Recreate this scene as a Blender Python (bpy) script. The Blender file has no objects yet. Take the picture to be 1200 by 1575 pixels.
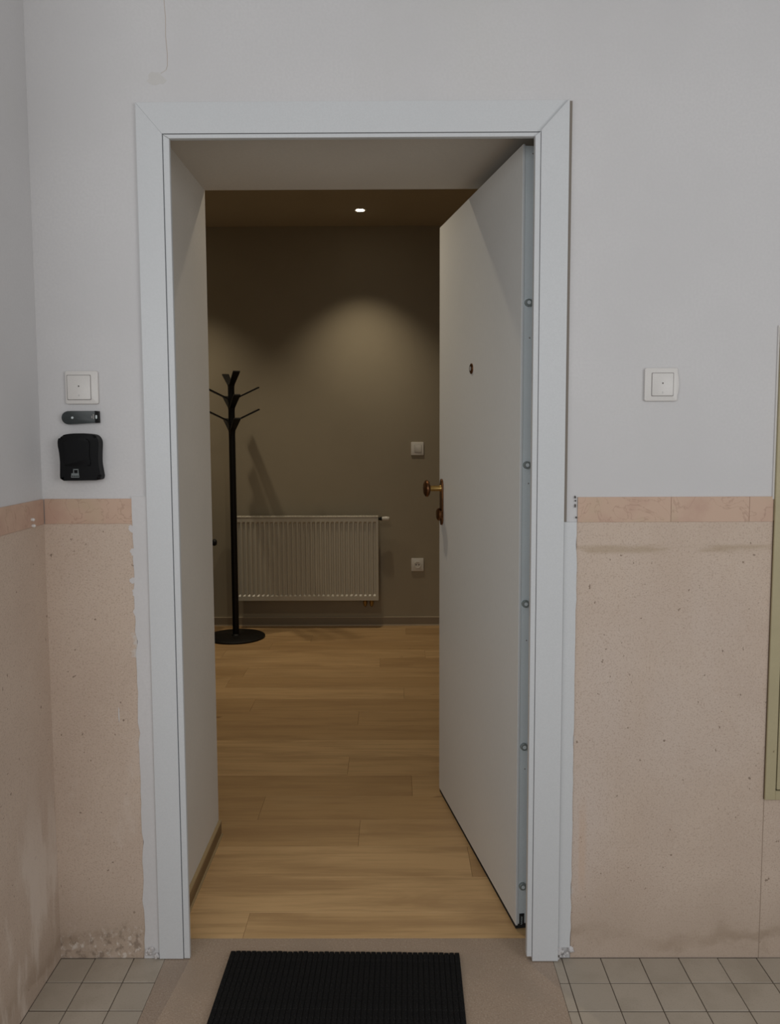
import bpy, bmesh, math, random
from mathutils import Vector, Matrix

S = bpy.context.scene
COL = S.collection

# ------------------------------------------------------------------ camera
cam_d = bpy.data.cameras.new('camera')
cam = bpy.data.objects.new('camera', cam_d)
COL.objects.link(cam)
cam.location = (0.53531, -2.05029, 1.35903)
RX, UP, FW = (0.99998239, 0.00451899, -0.00384619), (0.00344669, 0.08530994, 0.9963485), (-0.00483061, 0.99634421, -0.08529286)
m = Matrix((RX, UP, [-c for c in FW])).transposed().to_4x4()
m.translation = cam.location
cam.matrix_world = m
cam_d.sensor_fit = 'VERTICAL'
cam_d.sensor_height = 24.0
cam_d.lens = 24.0 * 1287.217 / 1575.0
cam_d.shift_y = -18.569 / 1575.0
cam_d.clip_start = 0.02
S.camera = cam

# ------------------------------------------------------------------ world, daylight, exposure
W = bpy.data.worlds.new('world')
S.world = W
W.use_nodes = True
W.node_tree.nodes['Background'].inputs[0].default_value = (0.92, 0.96, 1.0, 1)
W.node_tree.nodes['Background'].inputs[1].default_value = 0.27


def area(name, loc, target, sx, sy, power, color):
    d = bpy.data.lights.new(name, 'AREA')
    d.shape = 'RECTANGLE'
    d.size, d.size_y, d.energy, d.color = sx, sy, power, color
    o = bpy.data.objects.new(name, d)
    COL.objects.link(o)
    o.location = loc
    o.rotation_euler = (Vector(target) - Vector(loc)).to_track_quat('-Z', 'Y').to_euler()
    return o


area('landing_window_daylight', (-0.40, -2.75, 1.75), (0.45, 0.0, 1.5), 2.8, 1.1, 23, (0.97, 0.985, 1.0))
area('added_right_fill', (2.5, -2.6, 1.7), (-0.33, -0.1, 1.4), 1.4, 1.4, 21, (0.99, 0.99, 1.0))  # unseen fill light added at the right to brighten the left wall

S.view_settings.view_transform = 'Standard'
S.view_settings.look = 'None'
S.view_settings.gamma = 1.0
S.view_settings.use_curve_mapping = False
S.view_settings.exposure = 0.0

DOWNLIGHTS = [  # x, y, watts, cone
    (0.333, 3.231, 32.0, 92, 'round lit ceiling downlight in front of the beige back wall'),
    (-0.84, 3.11, 32.0, 94, 'ceiling downlight above and left of the black coat stand'),
    (0.12, 1.22, 27.0, 140, 'ceiling downlight over the wood floor just inside the doorway'),
]


# ------------------------------------------------------------------ materials
def srgb(*c):
    return tuple(((v / 255) / 12.92 if v / 255 <= 0.04045 else ((v / 255 + 0.055) / 1.055) ** 2.4) for v in c)


class Mat:
    def __init__(self, name, color=(0.8, 0.8, 0.8), rough=0.5, metal=0.0, spec=0.5):
        self.m = bpy.data.materials.new(name)
        self.m.use_nodes = True
        self.t = self.m.node_tree
        self.b = self.t.nodes['Principled BSDF']
        self.b.inputs['Base Color'].default_value = (*color, 1)
        self.b.inputs['Roughness'].default_value = rough
        self.b.inputs['Metallic'].default_value = metal
        self.b.inputs['Specular IOR Level'].default_value = spec
        self.c = None
        self.color = color

    def n(self, kind, **kw):
        nd = self.t.nodes.new(kind)
        for k, v in kw.items():
            setattr(nd, k, v)
        return nd

    def link(self, a, b):
        self.t.links.new(a, b)

    def coords(self, scale=(1, 1, 1), rand=False):
        tc = self.n('ShaderNodeTexCoord')
        mp = self.n('ShaderNodeMapping')
        mp.inputs['Scale'].default_value = scale
        self.link(tc.outputs['Object'], mp.inputs[0])
        if rand:
            oi = self.n('ShaderNodeObjectInfo')
            mu = self.n('ShaderNodeMath', operation='MULTIPLY')
            mu.inputs[1].default_value = 37.0
            self.link(oi.outputs['Random'], mu.inputs[0])
            self.link(mu.outputs[0], mp.inputs['Location'])
        return mp.outputs[0]

    def noise(self, scale, detail=4.0, stretch=(1, 1, 1), rand=False, rough=0.55, distort=0.0):
        nz = self.n('ShaderNodeTexNoise')
        nz.inputs['Scale'].default_value = scale
        nz.inputs['Detail'].default_value = detail
        nz.inputs['Roughness'].default_value = rough
        nz.inputs['Distortion'].default_value = distort
        self.link(self.coords(stretch, rand), nz.inputs['Vector'])
        return nz.outputs['Fac']

    def ramp(self, fac, a, b):
        r = self.n('ShaderNodeMapRange', clamp=True)
        r.interpolation_type = 'SMOOTHSTEP'
        r.inputs['From Min'].default_value = a
        r.inputs['From Max'].default_value = b
        self.link(fac, r.inputs['Value'])
        return r.outputs[0]

    def math(self, op, a, b):
        k = self.n('ShaderNodeMath', operation=op, use_clamp=False)
        for i, v in enumerate((a, b)):
            if isinstance(v, (int, float)):
                k.inputs[i].default_value = v
            else:
                self.link(v, k.inputs[i])
        return k.outputs[0]

    def axis(self, i):
        tc = self.n('ShaderNodeTexCoord')
        sp = self.n('ShaderNodeSeparateXYZ')
        self.link(tc.outputs['Object'], sp.inputs[0])
        return sp.outputs[i]

    def mix(self, fac, color, amount=1.0):
        mx = self.n('ShaderNodeMix', data_type='RGBA')
        if amount != 1.0:
            fac = self.math('MULTIPLY', fac, amount)
        self.link(fac, mx.inputs[0])
        if self.c is None:
            mx.inputs[6].default_value = (*self.color, 1)
        else:
            self.link(self.c, mx.inputs[6])
        mx.inputs[7].default_value = (*color, 1)
        self.c = mx.outputs[2]
        self.link(self.c, self.b.inputs['Base Color'])
        return self

    def bump(self, fac, dist=0.001, strength=0.5):
        bp = self.n('ShaderNodeBump')
        bp.inputs['Distance'].default_value = dist
        bp.inputs['Strength'].default_value = strength
        self.link(fac, bp.inputs['Height'])
        self.link(bp.outputs[0], self.b.inputs['Normal'])
        return self


def paint(name, color, rough=0.6, mottle=0.06, scale=2.0, grain=220, bump=0.0006, stretch=(1, 1, 1)):
    k = Mat(name, color, rough, spec=0.3)
    k.mix(k.ramp(k.noise(scale, 5), 0.35, 0.7), tuple(c * (1 - mottle) for c in color))
    k.mix(k.ramp(k.noise(grain, 2, stretch), 0.3, 0.7), tuple(c * 0.93 for c in color), 0.6)
    k.bump(k.noise(grain * 0.5, 3, stretch), bump, 0.5)
    return k


PLASTER = paint('hall wall paint', (0.665, 0.65, 0.645), 0.8, 0.07, 2.2, 160, 0.0008)
f = PLASTER.ramp(PLASTER.noise(0.9, 6, (1, 1, 1), rough=0.65), 0.5, 0.72)
PLASTER.mix(f, (0.60, 0.59, 0.55), 0.55)
REVEAL = paint('reveal paint', (0.66, 0.62, 0.56), 0.75, 0.05, 3, 120, 0.0006)
ROOMWALL = paint('room wall fabric paint', (0.40, 0.35, 0.262), 0.8, 0.05, 3, 160, 0.0006, (1, 1, 3))
CEIL = paint('room ceiling paint', (0.52, 0.465, 0.37), 0.85)
TRIMW = paint('white lacquered trim', (0.655, 0.665, 0.67), 0.38, 0.03, 2, 260, 0.0002)
LEAF = paint('door leaf white foil', (0.77, 0.77, 0.75), 0.42, 0.03, 2, 300, 0.0004, (1, 1, 0.15))
STEEL = paint('painted steel door edge', (0.62, 0.67, 0.69), 0.4, 0.06, 6, 200, 0.0002)
DIRTYWHITE = paint('old filler plaster', (0.66, 0.635, 0.625), 0.85, 0.08, 9, 90, 0.0012)


def dado_material(name, white_lo=None, white_hi=None, grit=False):
    k = Mat(name, (0.605, 0.485, 0.39), 0.75, spec=0.2)
    k.mix(k.ramp(k.noise(3.0, 6, rough=0.62), 0.38, 0.68), (0.565, 0.445, 0.355))
    k.mix(k.ramp(k.noise(1.7, 5, (1, 1, 0.45)), 0.5, 0.74), (0.61, 0.51, 0.44), 0.8)
    k.mix(k.ramp(k.noise(260, 3), 0.50, 0.68), (0.43, 0.32, 0.25), 0.6)
    k.mix(k.ramp(k.noise(230, 2, (1.1, 1.1, 1.1)), 0.60, 0.72), (0.70, 0.60, 0.52), 0.4)
    k.mix(k.ramp(k.noise(60, 2, (1.3, 1, 1)), 0.71, 0.745), (0.2, 0.14, 0.1), 0.75)
    z = k.axis(2)
    # damp tide mark near the floor, with a wavy edge
    wav = k.math('ADD', z, k.math('MULTIPLY', k.math('SUBTRACT', k.noise(7, 5), 0.5), 0.16))
    k.mix(k.ramp(wav, 0.26, 0.03), (0.44, 0.34, 0.26), 0.55)
    band = k.math('MULTIPLY', k.ramp(wav, 0.085, 0.055), k.ramp(wav, 0.030, 0.050))
    k.mix(k.math('MULTIPLY', band, k.ramp(k.noise(6, 4), 0.25, 0.60)), (0.34, 0.25, 0.175), 0.45)
    k.mix(k.math('MULTIPLY', k.ramp(wav, 0.10, 0.04), k.ramp(k.noise(9, 5, rough=0.7), 0.54, 0.72)), (0.30, 0.22, 0.15), 0.35)
    if grit:
        low = k.math('MULTIPLY', k.ramp(wav, 0.085, 0.05), k.ramp(k.noise(42, 5, rough=0.75), 0.50, 0.62))
        k.mix(low, (0.2, 0.15, 0.11), 0.6)
        up = k.math('MULTIPLY', k.ramp(wav, 0.085, 0.04), k.ramp(k.noise(48, 4, (1.2, 1, 1), rough=0.7), 0.53, 0.66))
        k.mix(up, (0.72, 0.64, 0.56), 0.85)
        k.mix(k.math('MULTIPLY', k.ramp(k.noise(4.5, 5, (1.4, 1, 0.8), rough=0.65), 0.52, 0.68), k.ramp(z, 0.75, 0.4)), (0.66, 0.56, 0.48), 0.6)
    if white_lo is not None:      # filler smeared over the edge next to the door casing
        x = k.axis(0)
        e = k.math('MULTIPLY', k.math('SUBTRACT', k.noise(9, 5, (1, 1, 1), rough=0.6), 0.60), 0.20)
        if white_hi == 'right':
            d = k.math('SUBTRACT', k.math('SUBTRACT', x, white_lo), e)
        else:
            d = k.math('SUBTRACT', k.math('SUBTRACT', white_lo, x), e)
        k.mix(k.ramp(d, 0.010, -0.004), (0.64, 0.61, 0.58), 0.85)
    k.bump(k.noise(120, 4), 0.0012, 0.6)
    return k


DADO_R = dado_material('pink stone dado right', 0.985, 'right')
DADO_L = dado_material('pink stone dado left', -0.107, 'left', True)
DADO_W = dado_material('pink stone dado side')
# rubbed slanting streaks on the side wall
f = DADO_W.math('MULTIPLY', DADO_W.ramp(DADO_W.noise(5, 5, (1, 2.6, 0.7), rough=0.6), 0.44, 0.60), DADO_W.ramp(DADO_W.axis(2), 0.60, 0.25))
DADO_W.mix(f, (0.72, 0.62, 0.53), 0.75)
# brown wipe mark across the right panel under the border
z = DADO_R.axis(2)
f = DADO_R.math('MULTIPLY', DADO_R.ramp(z, 1.045, 1.056), DADO_R.ramp(z, 1.075, 1.064))
f = DADO_R.math('MULTIPLY', f, DADO_R.ramp(DADO_R.math('ADD', DADO_R.noise(12, 4, (0.35, 1, 2)), DADO_R.math('MULTIPLY', DADO_R.axis(0), 0.45)), 0.98, 1.15))
DADO_R.mix(f, (0.40, 0.30, 0.20), 0.55)
x = DADO_R.axis(0)
f = DADO_R.math('MULTIPLY', DADO_R.math('MULTIPLY', DADO_R.ramp(x, 0.998, 1.006), DADO_R.ramp(x, 1.026, 1.014)),
                DADO_R.math('MULTIPLY', DADO_R.ramp(z, 0.14, 0.24), DADO_R.ramp(z, 0.46, 0.34)))
DADO_R.mix(f, (0.60, 0.41, 0.28), 0.35)

BORDER = Mat('pink marble border', (0.58, 0.405, 0.30), 0.5, spec=0.4)
BORDER.mix(BORDER.ramp(BORDER.noise(9, 5, (1, 1, 1), True), 0.42, 0.65), (0.52, 0.34, 0.255))
BORDER.mix(BORDER.ramp(BORDER.noise(6, 4, (1, 1, 1), True), 0.5, 0.72), (0.52, 0.40, 0.27), 0.8)
_v = BORDER.math('ABSOLUTE', BORDER.math('SUBTRACT', BORDER.noise(11, 5, (1, 1, 1), True, distort=1.2), 0.5), 0)
BORDER.mix(BORDER.ramp(_v, 0.016, 0.0), (0.36, 0.22, 0.155), 0.45)

TILE = Mat('beige floor tile', (0.46, 0.40, 0.325), 0.45, spec=0.4)
TILE.mix(TILE.ramp(TILE.noise(11, 5, rand=True), 0.4, 0.7), (0.395, 0.34, 0.27))
TILE.mix(TILE.ramp(TILE.noise(260, 2), 0.55, 0.7), (0.33, 0.28, 0.22), 0.5)
_oi = TILE.n('ShaderNodeObjectInfo')
TILE.mix(_oi.outputs['Random'], (0.40, 0.35, 0.285), 0.5)
GROUT = Mat('dark grout', (0.10, 0.075, 0.055), 0.9)
TERR = Mat('terrazzo threshold', (0.40, 0.305, 0.23), 0.45, spec=0.4)
TERR.mix(TERR.ramp(TERR.noise(240, 3), 0.45, 0.68), (0.30, 0.225, 0.17), 0.8)
TERR.mix(TERR.ramp(TERR.noise(190, 2, (1.1, 1, 1)), 0.58, 0.68), (0.52, 0.44, 0.36), 0.6)
TERR.mix(TERR.ramp(TERR.noise(5, 5), 0.45, 0.7), (0.33, 0.26, 0.2), 0.7)

WOOD = Mat('oak plank', (0.52, 0.33, 0.155), 0.42, spec=0.4)
_oi = WOOD.n('ShaderNodeObjectInfo')
WOOD.mix(WOOD.ramp(_oi.outputs['Random'], 0.1, 0.9), (0.65, 0.43, 0.215), 1.0)
WOOD.mix(WOOD.ramp(WOOD.noise(11, 5, (0.16, 1, 1), True, rough=0.6, distort=0.4), 0.40, 0.70), (0.36, 0.215, 0.10), 0.6)
WOOD.mix(WOOD.ramp(WOOD.noise(60, 4, (0.045, 1, 1), True, rough=0.6), 0.45, 0.7), (0.40, 0.245, 0.115), 0.5)
WOOD.mix(WOOD.ramp(WOOD.noise(4.5, 3, (0.35, 1, 1), True), 0.55, 0.75), (0.60, 0.41, 0.21), 0.4)
WOOD.mix(WOOD.ramp(WOOD.noise(14, 2, (0.5, 1, 1), True), 0.74, 0.8), (0.20, 0.10, 0.04), 0.7)
WOOD.bump(WOOD.noise(60, 3, (0.05, 1, 1), True), 0.0004, 0.35)
SKIRT = Mat('brown skirting', (0.21, 0.135, 0.06), 0.5)
SKIRT.mix(SKIRT.ramp(SKIRT.noise(30, 4, (0.1, 0.1, 1)), 0.4, 0.7), (0.16, 0.10, 0.045))
SKIRT_B = paint('taupe skirting', (0.30, 0.25, 0.185), 0.5)
BEAD = paint('pale sealing bead', (0.62, 0.53, 0.40), 0.5)
CAPW = paint('wood edge cap', (0.42, 0.31, 0.17), 0.5)

PLASTIC_W = paint('cream switch plastic', (0.72, 0.69, 0.655), 0.32, 0.02, 12, 400, 0.00005)
PLASTIC_I = paint('white socket plastic', (0.78, 0.76, 0.71), 0.3, 0.02, 12, 400, 0.00005)
GREYMARK = Mat('grey print', (0.28, 0.26, 0.25), 0.6)
BLACKM = Mat('black satin metal', (0.006, 0.0055, 0.005), 0.5, spec=0.3)
BLACKM.bump(BLACKM.noise(400, 2), 0.0002, 0.3)
BLACKP = Mat('black matte plastic', (0.0045, 0.0045, 0.005), 0.45, spec=0.14)
BLACKP.bump(BLACKP.noise(900, 2), 0.0002, 0.35)
BLACKHOLE = Mat('dark opening', (0.01, 0.01, 0.01), 0.8)
GREYPL = Mat('dark grey plastic', (0.036, 0.044, 0.044), 0.35)
GREYPL.mix(GREYPL.ramp(GREYPL.noise(40, 3, (0.4, 1, 1)), 0.4, 0.7), (0.025, 0.031, 0.031))
LIGHTDOT = Mat('pale button', (0.55, 0.6, 0.6), 0.3)
EMBLEM = Mat('grey printed emblem', (0.16, 0.18, 0.18), 0.5)
BRONZE = Mat('aged bronze', (0.19, 0.085, 0.035), 0.35, 0.9)
BRONZE.mix(BRONZE.ramp(BRONZE.noise(60, 3), 0.4, 0.7), (0.12, 0.055, 0.025))
BRASS = Mat('worn brass', (0.42, 0.27, 0.09), 0.32, 0.95)
CHROME = Mat('dull zinc bolt', (0.34, 0.38, 0.38), 0.42, 0.65)
RADIATOR = paint('radiator enamel', (0.60, 0.565, 0.48), 0.3, 0.02, 4, 300, 0.00005)
OLIVE = paint('olive beige enamel', (0.47, 0.405, 0.25), 0.45, 0.10, 8, 200, 0.0004)
OLIVE.mix(OLIVE.ramp(OLIVE.noise(45, 4), 0.70, 0.75), (0.10, 0.07, 0.03), 0.8)
MAT_R = Mat('black brush mat', (0.006, 0.006, 0.0065), 0.85, spec=0.2)
MAT_R.mix(MAT_R.ramp(MAT_R.noise(340, 2), 0.55, 0.72), (0.028, 0.028, 0.028), 0.8)
MAT_R.bump(MAT_R.noise(300, 3), 0.004, 1.0)
CRACK = Mat('hairline crack', (0.50, 0.42, 0.36), 0.9)
STAIN = Mat('chipped paint', (0.07, 0.06, 0.05), 0.9)
GLOW = Mat('lamp glow', (1, 0.9, 0.7))
GLOW.b.inputs['Emission Color'].default_value = (1.0, 0.86, 0.62, 1)
GLOW.b.inputs['Emission Strength'].default_value = 14.0
RING = paint('white lamp ring', (0.6, 0.56, 0.48), 0.4)


# ------------------------------------------------------------------ mesh helpers
def obj(name, bm, mats, parent=None, loc=None, smooth=False, recalc=True):
    if recalc:
        bmesh.ops.recalc_face_normals(bm, faces=bm.faces)
    me = bpy.data.meshes.new(name)
    bm.to_mesh(me)
    bm.free()
    for k in (mats if isinstance(mats, (list, tuple)) else [mats]):
        me.materials.append(k.m)
    if smooth:
        for p in me.polygons:
            p.use_smooth = True
        me.set_sharp_from_angle(angle=math.radians(38))
    o = bpy.data.objects.new(name, me)
    COL.objects.link(o)
    if parent is not None:
        o.parent = parent
    if loc is not None:
        o.location = loc
    return o


def thing(name, label, cat, loc, rotz=0.0, group=None):
    o = bpy.data.objects.new(name, None)
    o.empty_display_size = 0.05
    COL.objects.link(o)
    o.location = loc
    o.rotation_euler = (0, 0, rotz)
    o['label'], o['category'], o['kind'] = label, cat, 'thing'
    if group:
        o['group'] = group
    return o


def struct(o):
    o['kind'] = 'structure'
    return o


def add_box(bm, x0, x1, y0, y1, z0, z1, bev=0.0, seg=2):
    mtx = Matrix.Translation(((x0 + x1) / 2, (y0 + y1) / 2, (z0 + z1) / 2)) @ Matrix.Diagonal((abs(x1 - x0), abs(y1 - y0), abs(z1 - z0), 1))
    r = bmesh.ops.create_cube(bm, size=1.0, matrix=mtx)
    if bev > 0:
        es = list({e for v in r['verts'] for e in v.link_edges})
        bmesh.ops.bevel(bm, geom=es, offset=bev, segments=seg, affect='EDGES', profile=0.5)
    return bm


def box(x0, x1, y0, y1, z0, z1, bev=0.0, seg=2):
    return add_box(bmesh.new(), x0, x1, y0, y1, z0, z1, bev, seg)


def add_prism(bm, pts, d0, d1, plane='XZ', bev=0.0, seg=2, front_only=False):
    """extrude a 2D outline between depths d0 and d1; plane XZ extrudes along Y, XY along Z"""
    def P(a, b, d):
        return (a, d, b) if plane == 'XZ' else ((a, b, d) if plane == 'XY' else (d, a, b))
    v0 = [bm.verts.new(P(a, b, d0)) for a, b in pts]
    v1 = [bm.verts.new(P(a, b, d1)) for a, b in pts]
    n = len(pts)
    fs = [bm.faces.new(v0), bm.faces.new(list(reversed(v1)))]
    for i in range(n):
        j = (i + 1) % n
        fs.append(bm.faces.new((v0[i], v1[i], v1[j], v0[j])))
    if bev > 0:
        es = [bm.edges.get((v0[i], v0[(i + 1) % n])) for i in range(n)]
        if not front_only:
            es += [bm.edges.get((v1[i], v1[(i + 1) % n])) for i in range(n)]
        bmesh.ops.bevel(bm, geom=es, offset=bev, segments=seg, affect='EDGES', profile=0.5)
    return bm


def prism(*a, **k):
    return add_prism(bmesh.new(), *a, **k)


def add_lathe(bm, prof, origin, axis, n=24):
    """prof: (radius, distance along axis)"""
    ax = Vector(axis).normalized()
    q = ax.to_track_quat('Z', 'Y').to_matrix()
    rings = []
    for r, h in prof:
        if r < 1e-6:
            rings.append([bm.verts.new(Vector(origin) + ax * h)])
        else:
            rings.append([bm.verts.new(Vector(origin) + q @ Vector((r * math.cos(2 * math.pi * i / n), r * math.sin(2 * math.pi * i / n), h))) for i in range(n)])
    for a, b in zip(rings, rings[1:]):
        for i in range(n):
            j = (i + 1) % n
            if len(a) == 1 and len(b) == 1:
                continue
            if len(a) == 1:
                bm.faces.new((a[0], b[i], b[j]))
            elif len(b) == 1:
                bm.faces.new((a[i], a[j], b[0]))
            else:
                bm.faces.new((a[i], a[j], b[j], b[i]))
    for r_ in (rings[0], rings[-1]):
        if len(r_) > 1:
            bm.faces.new(r_)
    return bm


def lathe(*a, **k):
    return add_lathe(bmesh.new(), *a, **k)


def add_tube(bm, pts, r, n=10):
    pts = [Vector(p) for p in pts]
    rings = []
    for i, p in enumerate(pts):
        d = (pts[min(i + 1, len(pts) - 1)] - pts[max(i - 1, 0)]).normalized()
        q = d.to_track_quat('Z', 'Y').to_matrix()
        rr = r[i] if isinstance(r, (list, tuple)) else r
        rings.append([bm.verts.new(p + q @ Vector((rr * math.cos(2 * math.pi * k / n), rr * math.sin(2 * math.pi * k / n), 0))) for k in range(n)])
    for a, b in zip(rings, rings[1:]):
        for i in range(n):
            j = (i + 1) % n
            bm.faces.new((a[i], a[j], b[j], b[i]))
    bm.faces.new(rings[0])
    bm.faces.new(rings[-1])
    return bm


def tube(*a, **k):
    return add_tube(bmesh.new(), *a, **k)


def rounded(w, h, r, n=5, cx=0.0, cz=0.0):
    pts = []
    for (sx, sz, a0) in ((1, 1, 0), (-1, 1, 90), (-1, -1, 180), (1, -1, 270)):
        for i in range(n + 1):
            a = math.radians(a0 + 90 * i / n)
            pts.append((cx + sx * (w / 2 - r) + r * math.cos(a), cz + sz * (h / 2 - r) + r * math.sin(a)))
    return pts


def smooth_line(pts, n=8):
    """Catmull-Rom through closed points"""
    out = []
    N = len(pts)
    for i in range(N):
        p0, p1, p2, p3 = (Vector(pts[(i + k) % N]) for k in (-1, 0, 1, 2))
        for k in range(n):
            t = k / n
            out.append(tuple(0.5 * ((2 * p1) + (p2 - p0) * t + (2 * p0 - 5 * p1 + 4 * p2 - p3) * t * t + (3 * p1 - p0 - 3 * p2 + p3) * t ** 3)))
    return out


# ------------------------------------------------------------------ setting: walls
XC = -0.331                       # hall corner
XA, XB = -0.057, 0.952            # clear opening in the masonry
ZS = 2.107                        # soffit
YD = 0.653                        # wall thickness
TOP = 3.0
bm = prism([(-1.35, -0.03), (XA, -0.03), (XA, ZS), (XB, ZS), (XB, -0.03), (3.0, -0.03), (3.0, TOP), (-1.35, TOP)], 0.0, YD)
bmesh.ops.recalc_face_normals(bm, faces=bm.faces)
for fc in bm.faces:
    if fc.normal.y > 0.5:
        fc.material_index = 2
    elif abs(fc.normal.y) < 0.5:
        fc.material_index = 1
wall_front = struct(obj('wall_front', bm, [PLASTER, REVEAL, ROOMWALL]))
wall_left = struct(obj('wall_left', box(XC - 0.15, XC, -0.42, -0.0005, -0.03, TOP), PLASTER))
struct(obj('ceiling', box(-3.0, 3.0, -3.6, 0.0, TOP, TOP + 0.1), PLASTER))

# dado panels and the marble border on top of them
o = obj('dado_panel', box(XC + 0.002, -0.107, -0.003, 0.0, 0.0, 1.127), DADO_L, wall_front)
o['label'] = 'speckled pink stone dado left of the white casing'
bm = box(0.9845, 3.0, -0.003, 0.0, 0.0, 1.127)
o = obj('dado_panel', bm, DADO_R, wall_front)
o['label'] = 'speckled pink stone dado right of the white casing'
obj('dado_joint', box(1.4672, 1.4685, -0.0036, 0.0, 0.0, 0.42), Mat('stone joint', (0.33, 0.25, 0.19), 0.9), wall_front)
obj('dado_panel', box(XC, XC + 0.003, -0.42, -0.003, 0.0, 1.127), DADO_W, wall_left)


def border(parent, x0, x1, along='x'):
    if along == 'x':
        bm = box(x0 + 0.0003, x1 - 0.0003, -0.0038, 0.0, 1.1272, 1.189, 0.0004, 1)
    else:
        bm = box(XC, XC + 0.005, x0 + 0.0006, x1 - 0.0006, 1.1275, 1.189, 0.0006, 1)
    return obj('border_tile', bm, BORDER, parent)


border(wall_front, XC + 0.005, -0.107)
for a, b in ((0.986, 1.215), (1.215, 1.407), (1.407, 1.466)):
    border(wall_front, a, b)
for a, b in ((2.10, 2.55), (2.55, 3.0)):
    border(wall_front, a, b)
border(wall_left, -0.42, -0.006, 'y')

# filler strips between stone and casing
rnd = random.Random(4)


def ragged(x0, x1, z0, z1, side, n=46, amp=0.004):
    pts = []
    for i in range(n + 1):
        z = z0 + (z1 - z0) * i / n
        pts.append((rnd.uniform(-amp, amp) * (0.4 + (rnd.random() < 0.18)), z))
    if side > 0:
        return [(x0, z0)] + [(x1 + d, z) for d, z in pts] + [(x0, z1)]
    return [(x1, z0)] + [(x1, z1)] + [(x0 + d, z) for d, z in reversed(pts)]


obj('filler_strip', prism(ragged(-0.1095, -0.0725, 0.0, 1.195, -1), -0.0045, 0.0), PLASTER, wall_front)
bm = prism(ragged(0.9515, 0.9835, 0.03, 1.128, 1, 40, 0.0015), -0.009, 0.0, bev=0.002)
obj('filler_strip', bm, TRIMW, wall_front)
bm = bmesh.new()                          # broken lumps of plaster at the feet of the strips
for (cx, cz, n) in ((0.968, 0.012, 13), (-0.09, 0.012, 9)):
    for i in range(n):
        s = rnd.uniform(0.003, 0.009)
        r = bmesh.ops.create_icosphere(bm, subdivisions=1, radius=s, matrix=Matrix.Translation((cx + rnd.uniform(-0.017, 0.02), -0.004 - rnd.uniform(0, 0.009), max(s * 0.6, cz + rnd.uniform(-0.008, 0.018)))))
        for v in r['verts']:
            v.co += Vector((rnd.uniform(-1, 1), rnd.uniform(-1, 1), rnd.uniform(-1, 1))) * s * 0.35
o = obj('plaster_crumbs', bm, DIRTYWHITE, wall_front)
o['kind'] = 'stuff'
for (cx, cz, w, h) in ((-0.112, 1.115, 0.012, 0.010), (-0.108, 1.058, 0.010, 0.012), (-0.112, 0.985, 0.009, 0.010), (-0.106, 0.955, 0.012, 0.014), (-0.106, 0.905, 0.008, 0.012), (-0.158, 0.645, 0.0018, 0.022)):
    pts = [(cx + w * math.cos(a) * rnd.uniform(0.5, 1.15), cz + h * math.sin(a) * rnd.uniform(0.5, 1.15)) for a in [i * math.pi / 7 for i in range(14)]]
    obj('filler_smear', prism(pts, -0.0042, 0.0), DIRTYWHITE, wall_front)
# chipped paint at the end of the border
for (cx, cz, w, h) in ((0.9795, 1.189, 0.0017, 0.004), (0.9805, 1.180, 0.0012, 0.003), (0.980, 1.168, 0.0014, 0.005), (0.9825, 1.139, 0.0013, 0.003)):
    pts = [(cx + w * math.cos(a) * rnd.uniform(0.5, 1.1), cz + h * math.sin(a) * rnd.uniform(0.6, 1.1)) for a in [i * math.pi / 4 for i in range(8)]]
    obj('paint_chip', prism(pts, -0.0055, 0.0), STAIN, wall_front)
# old crack in the plaster above the casing
pts = [(0.0, 2.42), (0.0005, 2.36), (0.003, 2.32), (0.002, 2.28), (0.005, 2.24), (0.0045, 2.212), (0.001, 2.203), (-0.012, 2.195)]
bm = bmesh.new()
for (x0, z0), (x1, z1) in zip(pts, pts[1:]):
    add_prism(bm, [(x0 - 0.0006, z0), (x0 + 0.0006, z0), (x1 + 0.0006, z1), (x1 - 0.0006, z1)], -0.0004, 0.001)
obj('crack', bm, CRACK, wall_front)
pts = [(-0.024 + 0.026 * math.cos(a) * rnd.uniform(0.6, 1.1), 2.183 + 0.016 * math.sin(a) * rnd.uniform(0.6, 1.1)) for a in [i * math.pi / 8 for i in range(16)]]
obj('stain', prism(pts, -0.0003, 0.001), paint('old water stain', (0.63, 0.61, 0.585), 0.8, 0.06, 20), wall_front)
# two old wall plugs in the side border
for (y, z, l) in ((-0.078, 1.146, 0.016), (-0.075, 1.131, 0.010)):
    obj('wall_plug', lathe([(0.0, 0.0), (0.0035, 0.0), (0.004, 0.006), (0.002, 0.009), (0.0, 0.009)], (XC + 0.004, y, z), (1, 0, 0), n=8), PLASTIC_W, wall_left)

# ------------------------------------------------------------------ hall floor: slab, terrazzo strip, tiles
floor = struct(obj('floor', box(XC, 3.0, -3.6, 0.1, -0.06, -0.0022), GROUT))
o = obj('stone_slab', box(-0.058, 0.9375, -0.9, 0.079, -0.02, 0.0), TERR, floor)
o['label'] = 'terrazzo slab in front of the doorway'
G = 0.0011


def tile(x0, x1, y0, y1):
    z = rnd.uniform(-0.0006, 0.0004)
    bm = box(x0 + G, x1 - G, y0 + 0.0019, y1 - 0.0019, -0.012, z, 0.0007, 1)
    obj('tile', bm, TILE, floor)


xr = [0.9375, 0.962] + [0.962 + 0.1 * k for k in range(1, 10)]
for r in range(8):
    y1 = -0.003 if r == 0 else -0.1 * r - 0.0015
    y0 = -0.1 * (r + 1) - 0.0015
    for a, b in zip(xr, xr[1:]):
        tile(a, b, y0, y1)
    for a, b in ((XC + 0.003, -0.239), (-0.239, -0.139), (-0.139, -0.058)):
        tile(a, b, y0 + 0.003, y1 + (0.003 if r else 0))
obj('tile_field', box(XC + 0.003, 3.0, -3.6, -0.9, -0.012, 0.0), TILE, floor)

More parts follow.
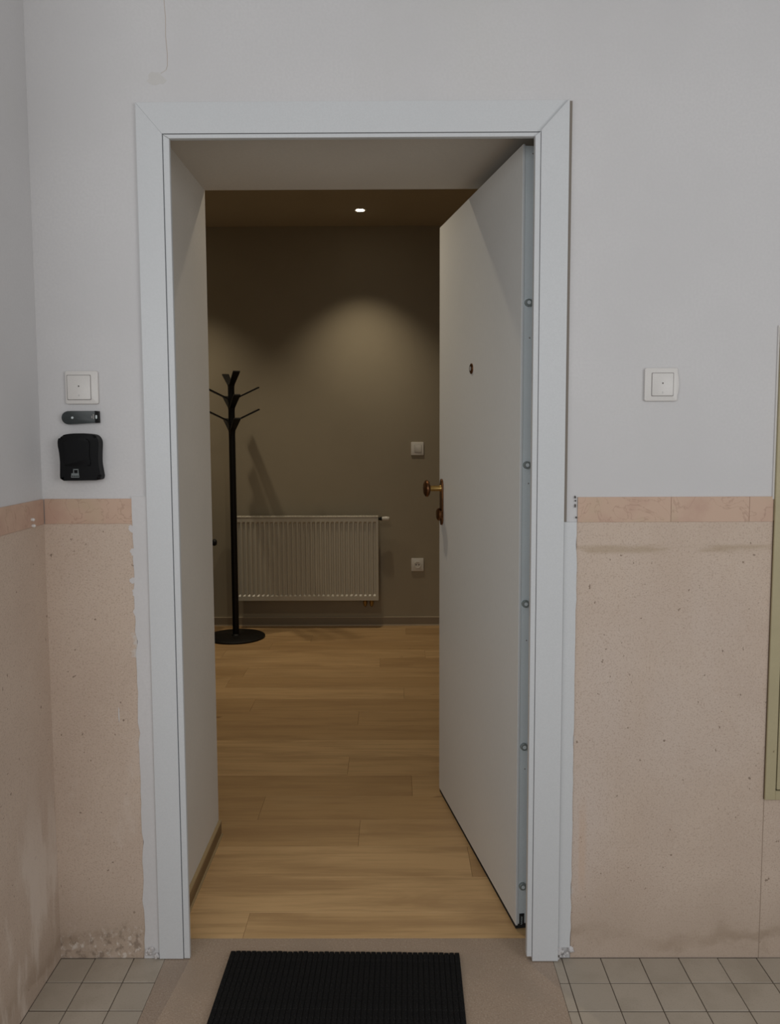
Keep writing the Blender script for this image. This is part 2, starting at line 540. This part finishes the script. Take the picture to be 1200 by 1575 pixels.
# ------------------------------------------------------------------ room shell
XL, XR_, YB, ZC = -1.25, 1.75, 3.65, 2.70
struct(obj('wall_back', box(XL - 0.1, XR_ + 0.1, YB, YB + 0.1, -0.03, 3.0), ROOMWALL))
struct(obj('wall_left', box(XL - 0.1, XL, YD, YB, -0.03, 3.0), ROOMWALL))
struct(obj('wall_right', box(XR_, XR_ + 0.1, YD, YB, -0.03, 3.0), ROOMWALL))
struct(obj('ceiling', box(XL - 0.1, XR_ + 0.1, YD, YB + 0.1, ZC, ZC + 0.1), CEIL))

wood_floor = struct(obj('floor', box(XL, XR_, 0.079, YB, -0.05, -0.004), GROUT))
SEAMS = {2: 0.414, 3: 0.055, 5: 0.347, 8: 0.364, 9: -0.165, 10: 0.583, 12: -0.30, 13: 0.45, 16: -0.002, 17: 0.611, 4: -0.62, 6: -0.36, 7: 0.93, 11: 0.86, 14: -0.5, 15: 0.98, 0: 0.98, 1: -0.45}
for k in range(-1, 19):
    y0, y1 = max(0.2 + 0.187 * k, 0.081), min(0.2 + 0.187 * (k + 1), YB - 0.002)
    if y1 - y0 < 0.02:
        continue
    s = SEAMS.get(k, rnd.uniform(-0.6, 0.6))
    while s > XL:
        s -= 1.22
    while s < XR_:
        a, b = max(s, XL + 0.002), min(s + 1.22, XR_ - 0.002)
        if b - a > 0.03:
            if y1 <= YD + 0.02:                  # within the opening
                a, b = max(a, XA + 0.001), min(b, XB - 0.001)
            if b - a > 0.02:
                bm = box(a + 0.0003, b - 0.0003, y0 + 0.0003, y1 - 0.0003, -0.012, 0.0, 0.0004, 1)
                obj('plank', bm, WOOD, wood_floor)
        s += 1.22

# skirtings
def skirting(name, bx, cap, bead, m0):
    b = struct(obj(name, box(*bx), m0))
    obj('cap', box(*cap), CAPW if m0 is SKIRT else BEAD, b)
    obj('floor_bead', box(*bead), BEAD if m0 is not SKIRT else CAPW, b)
    return b


skirting('baseboard_left', (XA, XA + 0.009, 0.09, YD, 0, 0.045), (XA, XA + 0.0095, 0.09, YD, 0.045, 0.052), (XA + 0.009, XA + 0.014, 0.09, YD, 0, 0.006), SKIRT)
skirting('baseboard_back', (XL, XR_, YB - 0.012, YB, 0, 0.058), (XL, XR_, YB - 0.012, YB, 0.058, 0.061), (XL, XR_, YB - 0.016, YB - 0.012, 0, 0.009), SKIRT_B)

# ------------------------------------------------------------------ door casing and frame
CL0, CL1, CR1, CR0, CT0, CT1 = -0.0716, -0.0105, 0.8840, 0.9497, 2.126, 2.0545
trim = struct(obj('trim_1', prism([(CL0, 0.002), (CL1, 0.002), (CL1, CT1), (CL0, CT0)], -0.010, 0.0, bev=0.0007, front_only=True), TRIMW))
trim['label'] = 'white door casing around the doorway'
obj('casing_board', prism([(CR1, 0.002), (CR0, 0.002), (CR0, CT0), (CR1, CT1)], -0.021, 0.0, bev=0.0012, front_only=True), TRIMW, trim)
obj('casing_board', prism([(CL0, CT0), (CL1, CT1), (CR1 - 0.0004, CT1), (CR0 - 0.0004, CT0)], -0.0105, 0.0, bev=0.0007, front_only=True), TRIMW, trim)
obj('joint_shadow', box(CR0 + 0.0002, CR0 + 0.0100, -0.0012, 0.0, 0.0, CT0 + 0.001), Mat('painted joint shadow', (0.26, 0.225, 0.19), 0.9), trim)  # dark strip painting the shadow line in the joint beside the right casing
frame = struct(obj('trim_2', prism([(CL1 + 0.0018, 0.002), (0.0062, 0.002), (0.0062, 2.0432), (CL1 + 0.0018, CT1 - 0.0018)], -0.009, 0.004, bev=0.002), TRIMW))
obj('frame_bar', prism([(0.8702, 0.012), (CR1 - 0.0005, 0.012), (CR1 - 0.0005, CT1 - 0.0018), (0.8702, 2.0432)], -0.018, 0.004, bev=0.002), TRIMW, frame)
obj('frame_bar', prism([(CL1 + 0.0018, CT1 - 0.0018), (0.0062, 2.0432), (0.8702, 2.0432), (CR1 - 0.0012, CT1 - 0.0018)], -0.011, 0.004, bev=0.002), TRIMW, frame)
obj('frame_rebate', box(XA, CL1 + 0.002, -0.002, 0.06, 0.0, 2.06), STEEL, frame)
obj('frame_rebate', box(CR1, XB, -0.002, 0.055, 0.0, 2.06), STEEL, frame)
obj('frame_rebate', box(XA, XB, -0.002, 0.055, 2.06, ZS), STEEL, frame)

# ------------------------------------------------------------------ door leaf (hinged at the right, standing open)
AX, AY, BX, BY = 0.8611, 0.1139, 0.7006, 0.9890
ang = math.atan2(BY - AY, BX - AX)            # local +X runs from the hinge edge to the free edge; local +Y is the visible face
L = math.hypot(BX - AX, BY - AY)
TH = 0.058
Z0, Z1 = 0.0145, 2.0665
door = struct(obj('door_1', box(0.0015, L - 0.002, -TH, -0.004, Z0 + 0.002, Z1 - 0.002, 0.002), STEEL))
door.location = (AX, AY, 0)
door.rotation_euler = (0, 0, ang)
door['label'] = 'white security door leaf standing open into the room'
obj('front_panel', box(0.0, L, -0.004, 0.0, Z0, Z1, 0.0012), LEAF, door)
obj('door_gap_shadow', box(0.004, L - 0.004, -0.030, -0.0015, 0.003, Z0 + 0.003), BLACKHOLE, door)  # black strip standing in for the gap and its shadow under the leaf
bm = bmesh.new()
add_box(bm, -0.0004, 0.0015, -0.006, -0.0005, Z0, Z1, 0.0004, 1)
obj('edge_lip', bm, TRIMW, door)
obj('back_panel', box(0.0, L, -TH - 0.004, -TH, Z0, Z1, 0.0012), LEAF, door)
for zb in (1.676, 1.263, 0.899, 0.513, 0.125):
    bolt = obj('hinge_bolt', lathe([(0.0, -0.004), (0.0098, -0.004), (0.0098, 0.006), (0.0086, 0.008), (0.0, 0.008)], (0.0, -0.0178, zb), (-1, 0, 0), 20), CHROME, door, smooth=True)
    obj('bolt_centre', lathe([(0.0050, 0.0078), (0.0046, 0.0090), (0.0, 0.0090)], (0.0, -0.0178, zb), (-1, 0, 0), 14), STEEL, bolt)
for zb, yy in ((1.588, -0.023), (2.045, -0.027), (0.45, -0.022), (0.80, -0.023), (1.215, -0.024)):
    obj('screw', lathe([(0.0, 0.0), (0.0022, 0.0), (0.0016, 0.0012), (0.0, 0.0012)], (0.0018, yy, zb), (-1, 0, 0), 10), GREYMARK, door)
# drop seal housing at the foot of the hinge edge
seal = obj('drop_seal', box(-0.0006, 0.004, -0.0235, -0.0105, Z0 + 0.001, 0.046), BLACKHOLE, door)
obj('seal_spring', tube([(-0.0012, -0.017 + 0.003 * math.sin(i * 1.6), 0.016 + 0.0014 * i) for i in range(18)], 0.0009, 6), CHROME, seal)
# peephole
pe = obj('peephole', lathe([(0.0, 0.0), (0.0165, 0.0), (0.016, 0.003), (0.012, 0.005), (0.0085, 0.0045), (0.0, 0.0045)], (0.463, 0.0, 1.542), (0, 1, 0), 24), BRONZE, door, smooth=True)
obj('lens', lathe([(0.0078, 0.0), (0.0068, 0.0065), (0.0035, 0.008), (0.0, 0.0083)], (0.463, 0.0, 1.542), (0, 1, 0), 18), Mat('peephole lens', (0.35, 0.33, 0.3), 0.1), pe, smooth=True)
# handle plate with knob and lock rose
al = 0.845
pl = obj('handle_plate', prism(rounded(0.036, 0.166, 0.0178, 8, al, 1.0945), 0.0, 0.006, bev=0.002), BRONZE, door, smooth=True)
zk = 1.144
kn = obj('knob', lathe([(0.0, 0.048), (0.014, 0.046), (0.026, 0.050), (0.0305, 0.056), (0.029, 0.062), (0.020, 0.067), (0.0, 0.069)], (al, 0.0, zk), (0, 1, 0), 28), BRONZE, pl, smooth=True)
obj('knob_stem', lathe([(0.0125, 0.004), (0.0115, 0.008), (0.0098, 0.012), (0.0098, 0.047), (0.0, 0.047)], (al, 0.0, zk), (0, 1, 0), 20), BRASS, pl, smooth=True)
obj('lock_rose', lathe([(0.0, 0.004), (0.021, 0.004), (0.023, 0.010), (0.0225, 0.016), (0.017, 0.020), (0.009, 0.021), (0.0, 0.021)], (al, 0.0, 1.050), (0, 1, 0), 26), BRONZE, pl, smooth=True)
obj('key_slot', box(al - 0.0015, al + 0.0015, 0.0195, 0.0213, 1.043, 1.057), BRASS, pl)


# ------------------------------------------------------------------ switches and sockets
def light_switch(name, label, loc, w, h, rw, rh, rx=0.0, dot=True, bow=False, mat=PLASTIC_W, mark=True, cat='light switch'):
    t = thing(name, label, cat, loc)
    bm = bmesh.new()
    add_prism(bm, rounded(w, h, 0.005, 4), -0.008, 0.0, bev=0.0025)
    if bow:                                                  # the frame swells out at its right edge
        add_prism(bm, [(w / 2 - 0.004, -h / 2 + 0.006), (w / 2 + 0.0022, -h / 4), (w / 2 + 0.003, 0), (w / 2 + 0.0022, h / 4), (w / 2 - 0.004, h / 2 - 0.006)], -0.0075, 0.0, bev=0.0015)
    fr = obj('frame', bm, mat, t, smooth=True)
    obj('rocker_gap', prism(rounded(rw + 0.0028, rh + 0.0028, 0.002, 3, rx), -0.0083, -0.005), GREYMARK, fr)
    rk = obj('rocker', prism(rounded(rw, rh, 0.0025, 3, rx), -0.0105, -0.006, bev=0.0012), mat, t, smooth=True)
    if dot:
        obj('indicator_dot', lathe([(0.0, 0.0), (0.0018, 0.0), (0.0015, 0.0006), (0.0, 0.0006)], (rx, -0.0105, 0.003), (0, -1, 0), 12), STAIN, rk)
    if mark:
        obj('bell_mark', prism([(rx - 0.0016, -0.0215), (rx + 0.0016, -0.0215), (rx + 0.0009, -0.0165), (rx - 0.0009, -0.0165)], -0.0107, -0.010), Mat('faint print', (0.55, 0.53, 0.5), 0.5), rk)
    return t


light_switch('light_switch', 'square cream switch with small dot above the black key box', (-0.222, 0, 1.4605), 0.080, 0.080, 0.056, 0.058, -0.006)
light_switch('light_switch', 'square cream switch alone on the wall right of the casing', (1.1825, 0, 1.462), 0.080, 0.080, 0.051, 0.054, 0.003, bow=True)
light_switch('light_switch', 'white switch on the beige back wall above the wall socket', (0.695, YB, 1.2205), 0.086, 0.090, 0.046, 0.050, 0.004, dot=False, mark=False, mat=PLASTIC_I)

sk = thing('wall_socket', 'white power socket on the beige back wall right of the radiator', 'socket', (0.695, YB, 0.424))
fr = obj('frame', prism(rounded(0.086, 0.090, 0.005, 4), -0.010, 0.0, bev=0.003), PLASTIC_I, sk, smooth=True)
rim = obj('socket_rim', lathe([(0.0235, 0.008), (0.0245, 0.0125), (0.021, 0.0135), (0.020, 0.0105), (0.0, 0.0105)], (0, 0, 0), (0, -1, 0), 28), PLASTIC_I, sk, smooth=True)
for sx in (-1, 1):
    obj('pin_hole', lathe([(0.0, 0.010), (0.0036, 0.010), (0.0036, 0.0115), (0.0, 0.0115)], (sx * 0.0095, 0, 0), (0, -1, 0), 12), BLACKHOLE, rim)

# ------------------------------------------------------------------ small dark plate under the left switch
t = thing('wall_plate', 'small dark grey plastic plate with rounded left end above key box', 'plate', (-0.227, 0, 1.388))
pts = [(0.036, 0.0155), (0.044, 0.0150), (0.0445, -0.0125), (0.036, -0.0128), (-0.020, -0.0165)]
pts += [(-0.029 + 0.0165 * math.cos(a), -0.0005 + 0.0160 * math.sin(a)) for a in [math.radians(265 - 172 * i / 10) for i in range(11)]] + [(-0.020, 0.0158)]
obj('body', prism(pts, -0.013, 0.0, bev=0.003), GREYPL, t, smooth=True)
obj('end_cap', prism([(0.037, 0.0160), (0.0452, 0.0153), (0.0457, -0.0130), (0.037, -0.0134)], -0.0145, 0.0, bev=0.001), BLACKP, t)
obj('end_mark', prism(rounded(0.004, 0.009, 0.0018, 3, 0.0410, 0.0012), -0.0149, -0.0140), LIGHTDOT, t)
obj('button', lathe([(0.0, 0.0), (0.0032, 0.0), (0.0026, 0.0016), (0.0, 0.002)], (-0.018, -0.0128, -0.0005), (0, -1, 0), 14), LIGHTDOT, t, smooth=True)
for i, xx in enumerate((0.0285, 0.0325)):
    obj('print_mark', box(xx, xx + 0.0022, -0.0134, -0.012, -0.002 - 0.002 * i, 0.004 + 0.004 * i), GREYMARK, t)

# ------------------------------------------------------------------ key safe
t = thing('key_safe', 'black key box with grey padlock emblem mounted left of the doorway', 'key box', (-0.2265, 0, 1.2925))
prof = [(-0.0500, 0.030), (-0.0485, 0.043), (-0.040, 0.052), (-0.018, 0.0565), (0.010, 0.0570), (0.036, 0.054), (0.046, 0.046), (0.0495, 0.034),
        (0.0480, 0.010), (0.0475, -0.014), (0.0505, -0.036), (0.0515, -0.048), (0.046, -0.0555), (0.020, -0.0565), (-0.020, -0.0570), (-0.042, -0.0565), (-0.0468, -0.049), (-0.0465, -0.030), (-0.0460, -0.010), (-0.0475, 0.012)]
pts = smooth_line(prof, 4)
case = obj('case', prism(pts, -0.030, 0.0, bev=0.009, seg=4, front_only=True), BLACKP, t, smooth=True)
sc_ = [(x * 0.64 - 0.004, z * 0.60 + 0.012) for x, z in pts]
cov = obj('cover', prism(sc_, -0.0325, -0.028, bev=0.0022, front_only=True), BLACKP, t, smooth=True)
# padlock emblem
ex, ez = -0.0095, -0.0395
em = bmesh.new()
yy0, yy1 = -0.0304, -0.0296
add_prism(em, [(ex - 0.0105, ez - 0.010), (ex + 0.0095, ez - 0.010), (ex + 0.0085, ez + 0.0005), (ex - 0.0095, ez + 0.0005)], yy0, yy1)
for (a, b) in (((-0.004, 0.0005), (-0.004, 0.010)), ((0.007, 0.0005), (0.007, 0.010))):
    add_prism(em, [(ex + a[0] - 0.0011, ez + a[1]), (ex + a[0] + 0.0011, ez + a[1]), (ex + b[0] + 0.0011, ez + b[1]), (ex + b[0] - 0.0011, ez + b[1])], yy0, yy1)
add_prism(em, [(ex - 0.0051, ez + 0.0085), (ex + 0.0081, ez + 0.0085), (ex + 0.0081, ez + 0.0108), (ex - 0.0051, ez + 0.0108)], yy0, yy1)
obj('padlock_emblem', em, EMBLEM, case)
for i in range(4):
    obj('emblem_mark', box(ex - 0.0085 + 0.0045 * i, ex - 0.0056 + 0.0045 * i, -0.0306, -0.0300, ez - 0.0082, ez - 0.0052), BLACKP, case)

# ------------------------------------------------------------------ meter cabinet set into the right wall
t = thing('meter_cabinet', 'olive beige metal meter cabinet at the right edge of the wall', 'cabinet', (1.467, 0, 0.4225))
CW, CH = 0.62, 1.178
bm = bmesh.new()
b_ = 0.026
for q in ((0, b_, 0, CH), (CW - b_, CW, 0, CH), (b_, CW - b_, 0, b_ - 0.003), (b_, CW - b_, CH - b_, CH)):
    add_box(bm, q[0], q[1], -0.011, 0.0, q[2], q[3], 0.001, 1)
obj('frame', bm, OLIVE, t)
obj('gap', box(b_ - 0.001, CW - b_ + 0.001, -0.003, 0.0, b_ - 0.004, CH - b_ + 0.001), BLACKHOLE, t)
dr = obj('cabinet_door', box(b_ + 0.003, CW - b_ - 0.003, -0.010, -0.001, b_ + 0.0005, CH - b_ - 0.003, 0.001, 1), OLIVE, t)
obj('lock', lathe([(0.0, 0.010), (0.009, 0.010), (0.008, 0.014), (0.0, 0.014)], (CW - 0.07, 0, CH * 0.5), (0, -1, 0), 16), CHROME, dr)
obj('rust_bead', box(-0.0012, 0.0, -0.0055, 0.0, 0, CH * 0.60), Mat('rusty gap', (0.12, 0.075, 0.04), 0.9), t)
obj('filler_bead', box(-0.0045, 0.0, -0.0045, 0.0, CH * 0.645, CH + 0.002, 0.0008, 1), PLASTIC_W, t)

# ------------------------------------------------------------------ doormat
t = thing('doormat', 'black ribbed brush doormat lying in front of the doorway', 'doormat', (0.404, 0.0025, 0.0), -0.0152)
mw, md = 0.592, 0.40
obj('base', box(-mw / 2, mw / 2, -md, 0.0, 0.0, 0.0085, 0.002, 1), MAT_R, t)
NR = 44
rw = mw / NR
first = None
for i in range(NR):
    x0 = -mw / 2 + rw * (i + 0.5)
    if first is None:
        first = obj('rib', prism([(-rw * 0.49, 0.005), (-rw * 0.44, 0.0106), (0, 0.0112), (rw * 0.44, 0.0106), (rw * 0.49, 0.005)], -md + 0.004, 0.003), MAT_R, t)
        o = first
    else:
        o = first.copy()
        COL.objects.link(o)
        o.parent = t
    o.location = (x0, rnd.uniform(-0.001, 0.0015), 0)

# ------------------------------------------------------------------ radiator
RX0, RX1, RZ0, RZ1, RYF = -0.538, 0.4275, 0.196, 0.768, 3.545
t = thing('radiator', 'white panel radiator on the back wall beside the coat stand', 'radiator', ((RX0 + RX1) / 2, YB, RZ0))
w, h = RX1 - RX0, RZ1 - RZ0
yf = RYF - YB
NRIB = 30
pitch = (w - 0.02) / NRIB
prof = []                                                    # x, depth into the panel
for i in range(NRIB):
    a = -w / 2 + 0.01 + pitch * i
    prof += [(a, 0.0), (a + pitch * 0.16, 0.0), (a + pitch * 0.30, 0.011), (a + pitch * 0.70, 0.011), (a + pitch * 0.84, 0.0)]
prof = [(-w / 2, 0.0)] + prof + [(w / 2, 0.0)]
rows = [(0.0, 0), (0.030, 0), (0.041, 1), (h - 0.046, 1), (h - 0.034, 0), (h, 0)]
bm = bmesh.new()
grid = [[bm.verts.new((x, yf + d * k, z)) for x, d in prof] for z, k in rows]
for ra, rb in zip(grid, grid[1:]):
    for i in range(len(prof) - 1):
        bm.faces.new((ra[i], ra[i + 1], rb[i + 1], rb[i]))
obj('front_panel', bm, RADIATOR, t)
obj('back_panel', box(-w / 2 + 0.004, w / 2 - 0.004, yf + 0.040, yf + 0.052, 0.003, h - 0.004, 0.003), RADIATOR, t)
for sx in (-1, 1):
    obj('side_cover', box(sx * w / 2 - 0.0012, sx * w / 2 + 0.0012, yf - 0.001, yf + 0.060, 0.0, h - 0.001, 0.0008, 1), RADIATOR, t)
bm = bmesh.new()
for (y0, y1) in ((yf - 0.002, yf + 0.008), (yf + 0.052, yf + 0.060)):
    add_box(bm, -w / 2 - 0.001, w / 2 + 0.001, y0, y1, h - 0.006, h + 0.002, 0.003, 2)
n = 40
for i in range(n + 1):
    xx = -w / 2 + 0.003 + (w - 0.006) * i / n
    add_box(bm, xx - 0.003, xx + 0.003, yf + 0.006, yf + 0.054, h - 0.003, h + 0.0005)
obj('top_grille', bm, RADIATOR, t)
for sx in (-0.35, 0.35):
    obj('wall_bracket', box(sx - 0.015, sx + 0.015, yf + 0.05, -0.001, 0.08, h - 0.08), RADIATOR, t)
vh = obj('valve_head', lathe([(0.0, 0.026), (0.013, 0.026), (0.0135, 0.040), (0.015, 0.044), (0.015, 0.062), (0.013, 0.073), (0.010, 0.076), (0.0, 0.077)], (w / 2, yf + 0.045, h - 0.019), (1, 0, 0), 20), PLASTIC_I, t, smooth=True)
obj('valve_collar', lathe([(0.0, 0.0), (0.010, 0.0), (0.010, 0.012), (0.0125, 0.014), (0.0125, 0.026), (0.0, 0.026)], (w / 2, yf + 0.045, h - 0.019), (1, 0, 0), 16), BLACKHOLE, vh)
for i, sx in enumerate((w / 2 - 0.092, w / 2 - 0.048)):
    v = obj('lower_valve', lathe([(0.0, 0.0), (0.011, 0.0), (0.011, 0.016), (0.014, 0.018), (0.014, 0.034), (0.010, 0.037), (0.010, 0.048), (0.0, 0.048)], (sx, yf + 0.045, 0.004), (0, 0, -1), 16), BRASS, t, smooth=True)
    obj('pipe', tube([(sx, yf + 0.045, -0.036), (sx, yf + 0.052, -0.046), (sx, yf + 0.066, -0.050), (sx, -0.001, -0.050)], 0.0075, 10), BRASS, v, smooth=True)

# ------------------------------------------------------------------ coat stand
CX, CY = -0.502, 3.325
t = thing('coat_stand', 'black metal coat stand with flat hooks on a round base', 'coat stand', (CX, CY, 0), math.radians(23))
obj('base', lathe([(0.0, 0.0), (0.186, 0.0), (0.189, 0.003), (0.189, 0.010), (0.184, 0.0135), (0.03, 0.0155), (0.0, 0.0155)], (0, 0, 0), (0, 0, 1), 64), BLACKM, t, smooth=True)
obj('pole', lathe([(0.0, 0.014), (0.0295, 0.014), (0.0265, 0.020), (0.0205, 0.024), (0.0205, 1.640), (0.017, 1.644), (0.0, 1.644)], (0, 0, 0), (0, 0, 1), 28), BLACKM, t, smooth=True)


def hook(az, z, reach=0.168, rise=0.080, w0=0.034, w1=0.044):
    """flat blade folded out of the pole: broad face up, rising to a square tip"""
    bm = bmesh.new()
    th = 0.008
    path = [(0.013, -0.040, 0.026), (0.021, 0.000, 0.034), (0.030, 0.009, w0), (reach, rise, w1)]
    up, dn = [], []
    for i, (r, dz, ww) in enumerate(path):
        p0 = path[max(i - 1, 0)]
        p1 = path[min(i + 1, len(path) - 1)]
        d = Vector((p1[0] - p0[0], 0, p1[1] - p0[1])).normalized()
        nrm = Vector((-d.z, 0, d.x))
        for lst, s in ((up, 0.5), (dn, -0.5)):
            c = Vector((r, 0, dz)) + nrm * th * s
            lst.append((bm.verts.new(c + Vector((0, -ww / 2, 0))), bm.verts.new(c + Vector((0, ww / 2, 0)))))
    for a, b in zip(up, up[1:]):
        bm.faces.new((a[0], a[1], b[1], b[0]))
    for a, b in zip(dn, dn[1:]):
        bm.faces.new((a[1], a[0], b[0], b[1]))
    for i in range(len(path) - 1):
        for s in (0, 1):
            bm.faces.new((up[i][s], up[i + 1][s], dn[i + 1][s], dn[i][s]))
    bm.faces.new((up[0][0], up[0][1], dn[0][1], dn[0][0]))
    bm.faces.new((up[-1][0], up[-1][1], dn[-1][1], dn[-1][0]))
    o = obj('hook', bm, BLACKM, t)
    o.location = (0, 0, z)
    o.rotation_euler = (0, 0, az)
    return o


for z in (1.345, 1.490, 1.634):                 # hooks towards the viewer and the wall
    hook(-math.pi / 2, z)
    hook(math.pi / 2, z)
for z in (1.404, 1.545):                        # hooks to either side
    hook(0.0, z, 0.178)
    hook(math.pi, z, 0.178)

# ------------------------------------------------------------------ cabinet standing out of sight behind the left reveal
t = thing('shoe_cabinet', 'dark cabinet behind the left reveal, only its round black knob showing', 'cabinet', (-0.70, 3.02, 0))
DARKW = Mat('dark stained wood', (0.035, 0.026, 0.02), 0.5)
DARKW.mix(DARKW.ramp(DARKW.noise(30, 4, (1, 0.1, 1)), 0.4, 0.7), (0.022, 0.016, 0.012))
obj('carcass', box(-0.36, -0.02, -0.42, 0.42, 0.06, 0.82, 0.002), DARKW, t)
obj('top', box(-0.37, 0.0, -0.43, 0.43, 0.82, 0.845, 0.002), DARKW, t)
obj('plinth', box(-0.35, -0.03, -0.41, 0.41, 0.0, 0.06), DARKW, t)
for (a, b) in ((-0.418, -0.002), (0.002, 0.418)):
    for (z0, z1, zk_) in ((0.07, 0.43, 0.36), (0.44, 0.81, 0.615)):
        fl = obj('flap', box(-0.02, 0.0, a, b, z0, z1, 0.002), DARKW, t)
        yk = b - 0.032 if a > -0.1 else a + 0.032
        if z0 > 0.3:
            obj('knob', lathe([(0.0, 0.0), (0.007, 0.0), (0.006, 0.034), (0.016, 0.038), (0.0225, 0.048), (0.0225, 0.056), (0.016, 0.066), (0.0, 0.070)], (0.0, yk, zk_), (1, 0, 0), 20), BLACKM, fl, smooth=True)

# ------------------------------------------------------------------ downlights
for (x, y, pw, cone, lab) in DOWNLIGHTS:
    t = thing('downlight', lab, 'ceiling light', (x, y, ZC))
    obj('lamp_ring', lathe([(0.030, -0.004), (0.040, -0.004), (0.043, 0.0), (0.030, 0.0)], (0, 0, 0), (0, 0, 1), 32), RING, t, smooth=True)
    obj('lamp_face', lathe([(0.0, -0.0085), (0.018, -0.0078), (0.027, -0.0045), (0.0285, -0.002), (0.0285, -0.0005), (0.0, -0.0005)], (0, 0, 0), (0, 0, 1), 24), GLOW, t)
    d = bpy.data.lights.new('lamp', 'SPOT')
    d.energy, d.color = pw, (1.0, 0.86, 0.64)
    d.spot_size, d.spot_blend, d.shadow_soft_size = math.radians(cone), 1.0, 0.022
    lo = bpy.data.objects.new('lamp', d)
    COL.objects.link(lo)
    lo.parent = t
    lo.location = (0, 0, -0.035)
